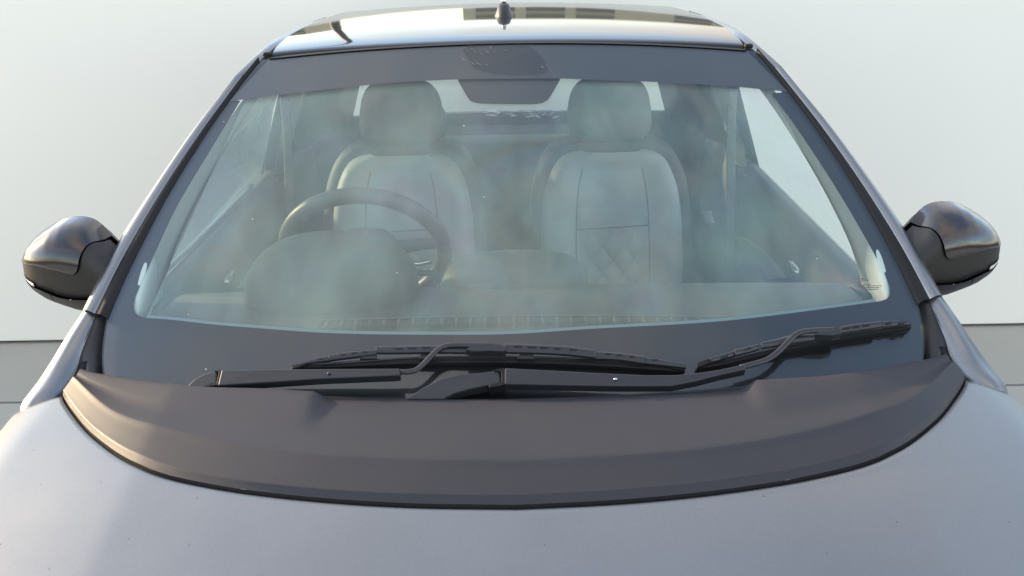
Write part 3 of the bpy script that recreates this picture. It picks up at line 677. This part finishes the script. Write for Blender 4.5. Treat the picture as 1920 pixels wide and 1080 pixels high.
# front seats
def seat(xc, label):
    st = sub_root('front_seat'); st['label'] = label
    yb = 1.22
    HW = smoothtab([(.52, .20), (.77, .222), (.92, .222), (1.02, .212), (1.07, .198), (1.11, .178), (1.136, .152), (1.148, .120), (1.153, .085)])
    def y_at(u, z): 
        base = yb + (z-.55)*.24
        bol = .035*(max(0, abs(u)-.5)/.5)**1.0*math.sqrt(max(0, 1-max(0, abs(u)-.8)**2/.04)) if z < 1.12 else .01
        return base - .055*math.sqrt(max(0, 1-abs(u)**5)) - bol
    zs = [.52+.632*(1-(1-k/30)**1.35) for k in range(31)]
    us = [-1+k/16 for k in range(33)]
    rows = [[Vector((xc+u*lerp1(HW, z)*.93, y_at(u, z), z-.006)) for u in us] for z in zs]
    v, f = grid(rows); obj('backrest', v, f, M['seat'], st)
    us2 = [-1.4, -1.2] + us + [1.2, 1.4]
    rows = [[Vector((xc+max(-1, min(1, u))*(lerp1(HW, z)+.012), yb+(z-.55)*.24+.012-.030*math.sqrt(max(0, 1-min(1, abs(u))**6))+.22*max(0, abs(u)-1), z+.014*((z-.55)/.6)**3)) for u in us2] for z in zs]
    rows.append([p+Vector((0, .07, -.01)) for p in rows[-1]])
    v, f = grid(rows); obj('backrest_shell', v, f, M['seatdark'], st, True)
    # seams of the centre panel
    for u0 in (-.5, .5):
        tube('seam', [Vector((xc+u0*lerp1(HW, z)*.93, y_at(u0, z)-.001, z-.006)) for z in (.6, .75, .9, 1.0, 1.06, 1.105)], .0018, M['seam2'], st, 6)
    tube('seam', [Vector((xc+u*lerp1(HW, .945)*.93, y_at(u, .945)-.001, .939+.01*u)) for u in (-.5, -.25, 0, .25, .5)], .0018, M['seam2'], st, 6)
    # quilted diamonds
    hw = .093; dw, dh = .060, .078
    vq = None
    for r in range(-1, 7):
        for c in range(-2, 3):
            cx = c*dw + (dw/2 if r % 2 else 0); cz = .935-.046-r*dh/2
            if abs(cx)+dw*.46 > hw+.006 or cz-dh/2 < .6 or cz+dh/2 > .938: continue
            if vq is None:
                pts = [(0, 0, dh*.47), (dw*.47, 0, 0), (0, 0, -dh*.47), (-dw*.47, 0, 0)]
                vv = [Vector(p) for p in pts] + [Vector((a*.55, -.006, c_*.55)) for a, b, c_ in pts]
                vq = (vv, [(4, 5, 6, 7), (0, 1, 5, 4), (1, 2, 6, 5), (2, 3, 7, 6), (3, 0, 4, 7)])
                o = obj('quilt_pad', vq[0], vq[1], M['seat'], st, True); mesh = o.data
            else:
                o = bpy.data.objects.new('quilt_pad', mesh); COL.objects.link(o); o.parent = st
            o.location = (xc+cx, y_at(cx/.21, cz)-.001, cz); o.rotation_euler = (-.235, 0, 0)
    # headrest on two posts
    def wr(p): return Vector((p.x*(1-.10*(p.z/.09)), p.y, p.z))
    sellip('headrest', (xc, yb+.205, 1.246), (.120, .055, .097), .62, .6, M['headrest'], st, Matrix.Rotation(R_(-12), 3, 'X'), 16, 28, wr)
    for sx in (-.055, .055):
        tube('headrest_post', [(xc+sx, yb+.165, 1.09), (xc+sx, yb+.195, 1.2)], .007, M['metal'], st, 8, False, 3)
    # cushion
    sellip('cushion', (xc, .95, .55), (.25, .28, .10), .4, .4, M['seat'], st, None, 12, 24)
seat(at_y(1150, 400, 1.25).x, 'light grey front seat with quilted diamond panel, at the right of the cabin')
seat(at_y(752, 420, 1.25).x, 'light grey front seat behind the steering wheel')

# rear bench with headrests, parcel shelf
rb = sellip('rear_bench', (0, 2.02, .78), (.60, .10, .27), .35, .3, M['seatdark'], car, None, 14, 28)
rb.location = -CAR0
for x in (-.33, .33): sellip('rear_headrest', (x, 2.06, 1.10), (.11, .05, .065), .5, .5, M['seatdark'], rb, None, 10, 18)
box('parcel_shelf', (-.56, 2.13, 1.0), (.56, 2.42, 1.02), M['carpet'], car, .004).location = -CAR0

box('tailgate_lining', (-.76, 2.42, .4), (.76, 2.44, 1.05), M['carpet'], car, .004).location = -CAR0
# inner side trims
for s in SIDES:
    # A-pillar lining, deep behind the printed border
    a1 = [Vector((s*(edge_x(wv)-.020), GL(edge_x(wv), wv).y+.012, GL(edge_x(wv), wv).z-.012)) for wv in (.10, .2, .35, .5, .65, .8)]
    a2 = [Vector((p.x-s*.02, p.y+dy, p.z+dz)) for p, dy, dz in zip(a1, (.20, .17, .14, .115, .10, .09), (-.005, .002, .0, 0, 0, 0))]
    a3 = [Vector((p.x+s*.025, p.y+.01, p.z)) for p in a2]
    loft('pillar_lining', [a1, [p.lerp(q, .5)+Vector((-s*.012, 0, .0)) for p, q in zip(a1, a2)], a2, a3], M['pillar'], car, 24)
    # tweeter cover at its foot
    tw = Vector((s*.715, .325, 1.095))
    sellip('tweeter_cover', tw, (.012, .085, .034), .7, .8, M['tweeter'], car, Matrix.Rotation(R_(33), 3, 'X') @ Matrix.Rotation(0, 3, 'Z'), 10, 24).location = -CAR0
    # door trim
    dt = obj('door_trim', *grid([[Vector((s*x, y, z)) for y in [.42+1.22*k/12 for k in range(13)]] for x, z in ((.765, 1.035), (.735, 1.04), (.715, 1.01), (.712, .85), (.69, .78), (.70, .5))]), M['door'], car, True, [('solid', .02)])
    obj('rear_door_trim', *grid([[Vector((s*x, y, z)) for y in [1.64+.5*k/6 for k in range(7)]] for x, z in ((.755, 1.045), (.72, 1.05), (.70, 1.0), (.69, .5))]), M['door'], car, True, [('solid', .02)])
    pull = [at_x(*p, .70) for p in [(1366,441),(1395,446),(1425,468),(1448,495),(1468,522),(1440,524),(1424,503),(1405,487),(1388,481),(1363,483)]]
    prism('door_pull', mir(pull, s), (s*.03, 0, 0), M['doorlight'], dt, .004)
    hd = at_x(1490, 503, .705); sellip('door_handle', (s*.705, hd.y, hd.z), (.012, .045, .014), .7, .7, M['metal'], dt, None, 8, 16)
    # B pillar lining
    loft('middle_pillar_lining', [mir(c, s) for c in ([(.735,1.58,1.03),(.665,1.51,1.22),(.58,1.43,1.44)], [(.71,1.61,1.03),(.645,1.54,1.22),(.565,1.46,1.44)], [(.71,1.69,1.03),(.645,1.62,1.22),(.565,1.54,1.44)], [(.73,1.72,1.03),(.665,1.65,1.22),(.58,1.57,1.44)])], M['pillar'], car, 10)
    loft('middle_pillar', [mir(c, s) for c in ([(.79,1.66,1.01),(.715,1.56,1.2),(.62,1.46,1.45)], [(.79,1.76,1.01),(.715,1.68,1.2),(.62,1.58,1.45)])], M['trim'], car, 10, [('solid', .02)])
    tube('seat_belt', mir([(.665, 1.53, 1.30), (.66, 1.50, 1.15), (.665, 1.47, .95), (.67, 1.45, .7)], s), .014, M['belt'], car, 8, True, 14, .12).location = -CAR0
    # side windows: the right front one is wound down
    wl = [(.785, .52, 1.02), (.775, .9, 1.02), (.775, 1.64, 1.025)]
    wu = [(.725, .56, 1.15), (.64, .85, 1.35), (.61, 1.46, 1.455)]
    if s < 0: loft('side_window', [mir(c, s) for c in (wl, [Vector(a).lerp(Vector(b), .5)+Vector((.012, 0, 0)) for a, b in zip(wl, wu)], wu)], M['sideglass'], car, 16)
    wl = [(.765, 1.68, 1.02), (.758, 1.85, 1.02), (.745, 2.0, 1.02)]; wu = [(.605, 1.50, 1.475), (.605, 1.75, 1.475), (.60, 1.98, 1.47)]
    loft('rear_side_window', [mir(c, s) for c in (wl, wu)], M['privacy'], car, 12)
    if s < 0: tube('window_sill_trim', mir([(.775, .55, 1.042), (.765, .9, 1.042), (.755, 1.4, 1.045)], s), .006, M['metal'], dt, 8)
# belt tongue on the right
bt = [at_x(*p, .64) for p in [(1313,396),(1334,395),(1332,401),(1337,418),(1321,420),(1318,402),(1314,401)]]
prism('belt_tongue', bt, (.004, .002, 0), M['white'], car, .0006)
obj('cabin_floor', *grid([[Vector((x, y, .38)) for x in (-.7, 0, .7)] for y in (.4, 1.4, 2.4)]), M['carpet'], car, False)

# rear-view mirror inside, behind the sensor patch
rv_ = part_empty('inside_mirror', car); rv_.location = -CAR0
sellip('mirror_body', (at_y(955, 178, .86).x, .86, 1.405), (.10, .018, .030), .5, .5, M['trim'], rv_, None, 10, 24)
tube('mirror_stem', [(0, .80, 1.45), (0, .855, 1.41)], .012, M['trim'], rv_, 8, False, 4)

# marks on the windscreen: dark residue patch, pale smears, printed maker's mark
res = G([(874,86),(868,96),(878,108),(884,122),(900,132),(930,138),(970,141),(1010,140),(1026,135),(1024,120),(1012,100),(990,86),(970,79),(930,80),(895,82)])
glass_loft('sticker_residue', res[:7], res[14:15]+res[13:6:-1], .0006, M['residue'], screen, 24, 8)
for k in range(30):
    if k < 22: px, py = 905+random.uniform(-38, 16), 95+random.uniform(-8, 30)
    else: px, py = 955+random.uniform(-55, 75), 112+random.uniform(-22, 26)
    a = gpx(px, py); ln = random.uniform(.001, .006); an = random.gauss(-.5, .3); wd = random.uniform(.0002, .0006)
    d = (math.cos(an)*ln, math.sin(an)*ln); nrm = (-math.sin(an)*wd, math.cos(an)*wd)
    prism('pale_smear', [GL(a[0]-d[0], a[1]-d[1], .0030), GL(a[0]+nrm[0], a[1]+nrm[1], .0022), GL(a[0]+d[0], a[1]+d[1], .0022), GL(a[0]-nrm[0], a[1]-nrm[1], .0022)], -GN*.0004, M['smear'], screen, 0)
for k in range(34):              # fine pale lines below the sensor patch
    px, py = (random.uniform(908, 1012), 213+random.uniform(-5, 6)) if k < 24 else (random.uniform(1000, 1045), random.uniform(203, 222))
    a = gpx(px, py); ln = random.uniform(.003, .012); an = random.gauss(0, .15) if k < 18 else random.uniform(-1.2, 1.2); wd = random.uniform(.0001, .0003)
    d = (math.cos(an)*ln, math.sin(an)*ln); nrm = (-math.sin(an)*wd, math.cos(an)*wd)
    prism('pale_mark', [GL(a[0]-d[0], a[1]-d[1], .0008), GL(a[0]+nrm[0], a[1]+nrm[1], .0008), GL(a[0]+d[0], a[1]+d[1], .0008), GL(a[0]-nrm[0], a[1]-nrm[1], .0008)], -GN*.0003, M['pale_mark'], screen, 0)
for k in range(13):              # dust specks on the outside of the glass
    px, py = random.uniform(300, 1640), random.uniform(200, 700)
    a = gpx(px, py); r_ = random.uniform(.0006, .0013)
    prism('dust_speck', [GL(a[0]+r_*math.cos(q), a[1]+r_*math.sin(q), .0008) for q in [k2*math.pi/3 for k2 in range(6)]], -GN*.0004, M['pale_mark'], screen, 0)
def lettering(txt, px, py, size, m, parent):
    cu = bpy.data.curves.new('lettering', 'FONT'); cu.body = txt; cu.size = size; cu.extrude = .0001; cu.align_x = 'LEFT'
    tmp = bpy.data.objects.new('lettering_tmp', cu); COL.objects.link(tmp)
    dg = bpy.context.evaluated_depsgraph_get(); me = bpy.data.meshes.new_from_object(tmp.evaluated_get(dg)); bpy.data.objects.remove(tmp)
    x0, w0 = gpx(px, py)
    for vtx in me.vertices:
        vtx.co = GL(x0+vtx.co.x, w0+vtx.co.y*.9, .0012+vtx.co.z)
    me.materials.clear(); me.materials.append(m)
    o = bpy.data.objects.new('lettering', me); COL.objects.link(o); o.parent = parent; return o
lettering('TATA', 1615, 529, .0060, M['print'], screen)
sellip('emblem', GL(*gpx(1617.5, 523.5), .0012), (.004, .003, .0003), 1, 1, M['print'], screen, None, 6, 16)
for j, (py, xa, xb) in enumerate([(533, 1618, 1632), (536, 1610, 1652), (539, 1620, 1646), (542.5, 1624, 1646)]):
    x = xa
    while x < xb:
        ln = random.uniform(1.5, 4)
        q = [gpx(x, py), gpx(x+ln, py), gpx(x+ln, py+1.3), gpx(x, py+1.3)]
        prism('fine_print', [GL(a, b, .0012) for a, b in q], -GN*.0002, M['print'], screen, 0); x += ln+.9

# ------------------------------------------------------------------ buildings that show as reflections in the roof
def building(x0, x1, y, h, label):
    b = bpy.data.objects.new('apartment_building', None); COL.objects.link(b); b.location = ((x0+x1)/2, y, 0)
    tag(b, label, 'building', 'buildings mirrored in the car roof')
    cx = (x0+x1)/2; W = x1-x0
    o = _obj('facade', [(a-cx, c, d) for a, c, d in [(x0,0,-.02),(x1,0,-.02),(x1,8,-.02),(x0,8,-.02),(x0,0,h),(x1,0,h),(x1,8,h),(x0,8,h)]], [(0,3,2,1),(4,5,6,7),(0,1,5,4),(1,2,6,5),(2,3,7,6),(3,0,4,7)], M['facade'], b, False)
    me = None; n = int(W/1.7)
    for r in range(4):
        for i in range(n):
            if i % 4 == 3: continue
            if me is None:
                p = _obj('window', [(a, c, d) for a, c, d in [(-.66,-.06,-.22),(.66,-.06,-.22),(.66,.1,-.22),(-.66,.1,-.22),(-.66,-.06,.22),(.66,-.06,.22),(.66,.1,.22),(-.66,.1,.22)]], [(0,3,2,1),(4,5,6,7),(0,1,5,4),(1,2,6,5),(2,3,7,6),(3,0,4,7)], M['pane'], b, False); me = p.data
            else:
                p = bpy.data.objects.new('window', me); COL.objects.link(p); p.parent = b
            p.location = (-W/2+1.1+i*1.7, 0, h-.42-r*.72)
building(-19, -7, 34, 4.4, 'low beige building at the left, mirrored in the car roof')
building(-1.5, 20, 34, 3.9, 'wide beige building behind the backdrop, mirrored in the car roof')

lp = bpy.data.objects.new('street_lamp', None); COL.objects.link(lp); lp.location = (-2.6, 14, 0)
tag(lp, 'dark curved street lamp mirrored at the left of the car roof', 'street lamp')
_o = obj; obj = _obj
tube('pole', [(0, 0, 0), (.02, 0, 2.5), (.06, 0, 4.2), (-.05, -.02, 5.2), (-.35, -.05, 5.6), (-.8, -.1, 5.75)], lambda t: .085-.04*t, M['trim'], lp, 10, True, 30)
sellip('lamp_head', (-1.0, -.12, 5.72), (.30, .12, .06), .6, .7, M['trim'], lp, None, 8, 16)
obj = _o

# give parts of the car their place (sellip/box/tube routed through obj already)
for o in car.children:
    if o.type == 'MESH' and o.location.length < 1e-6: o.location = -CAR0
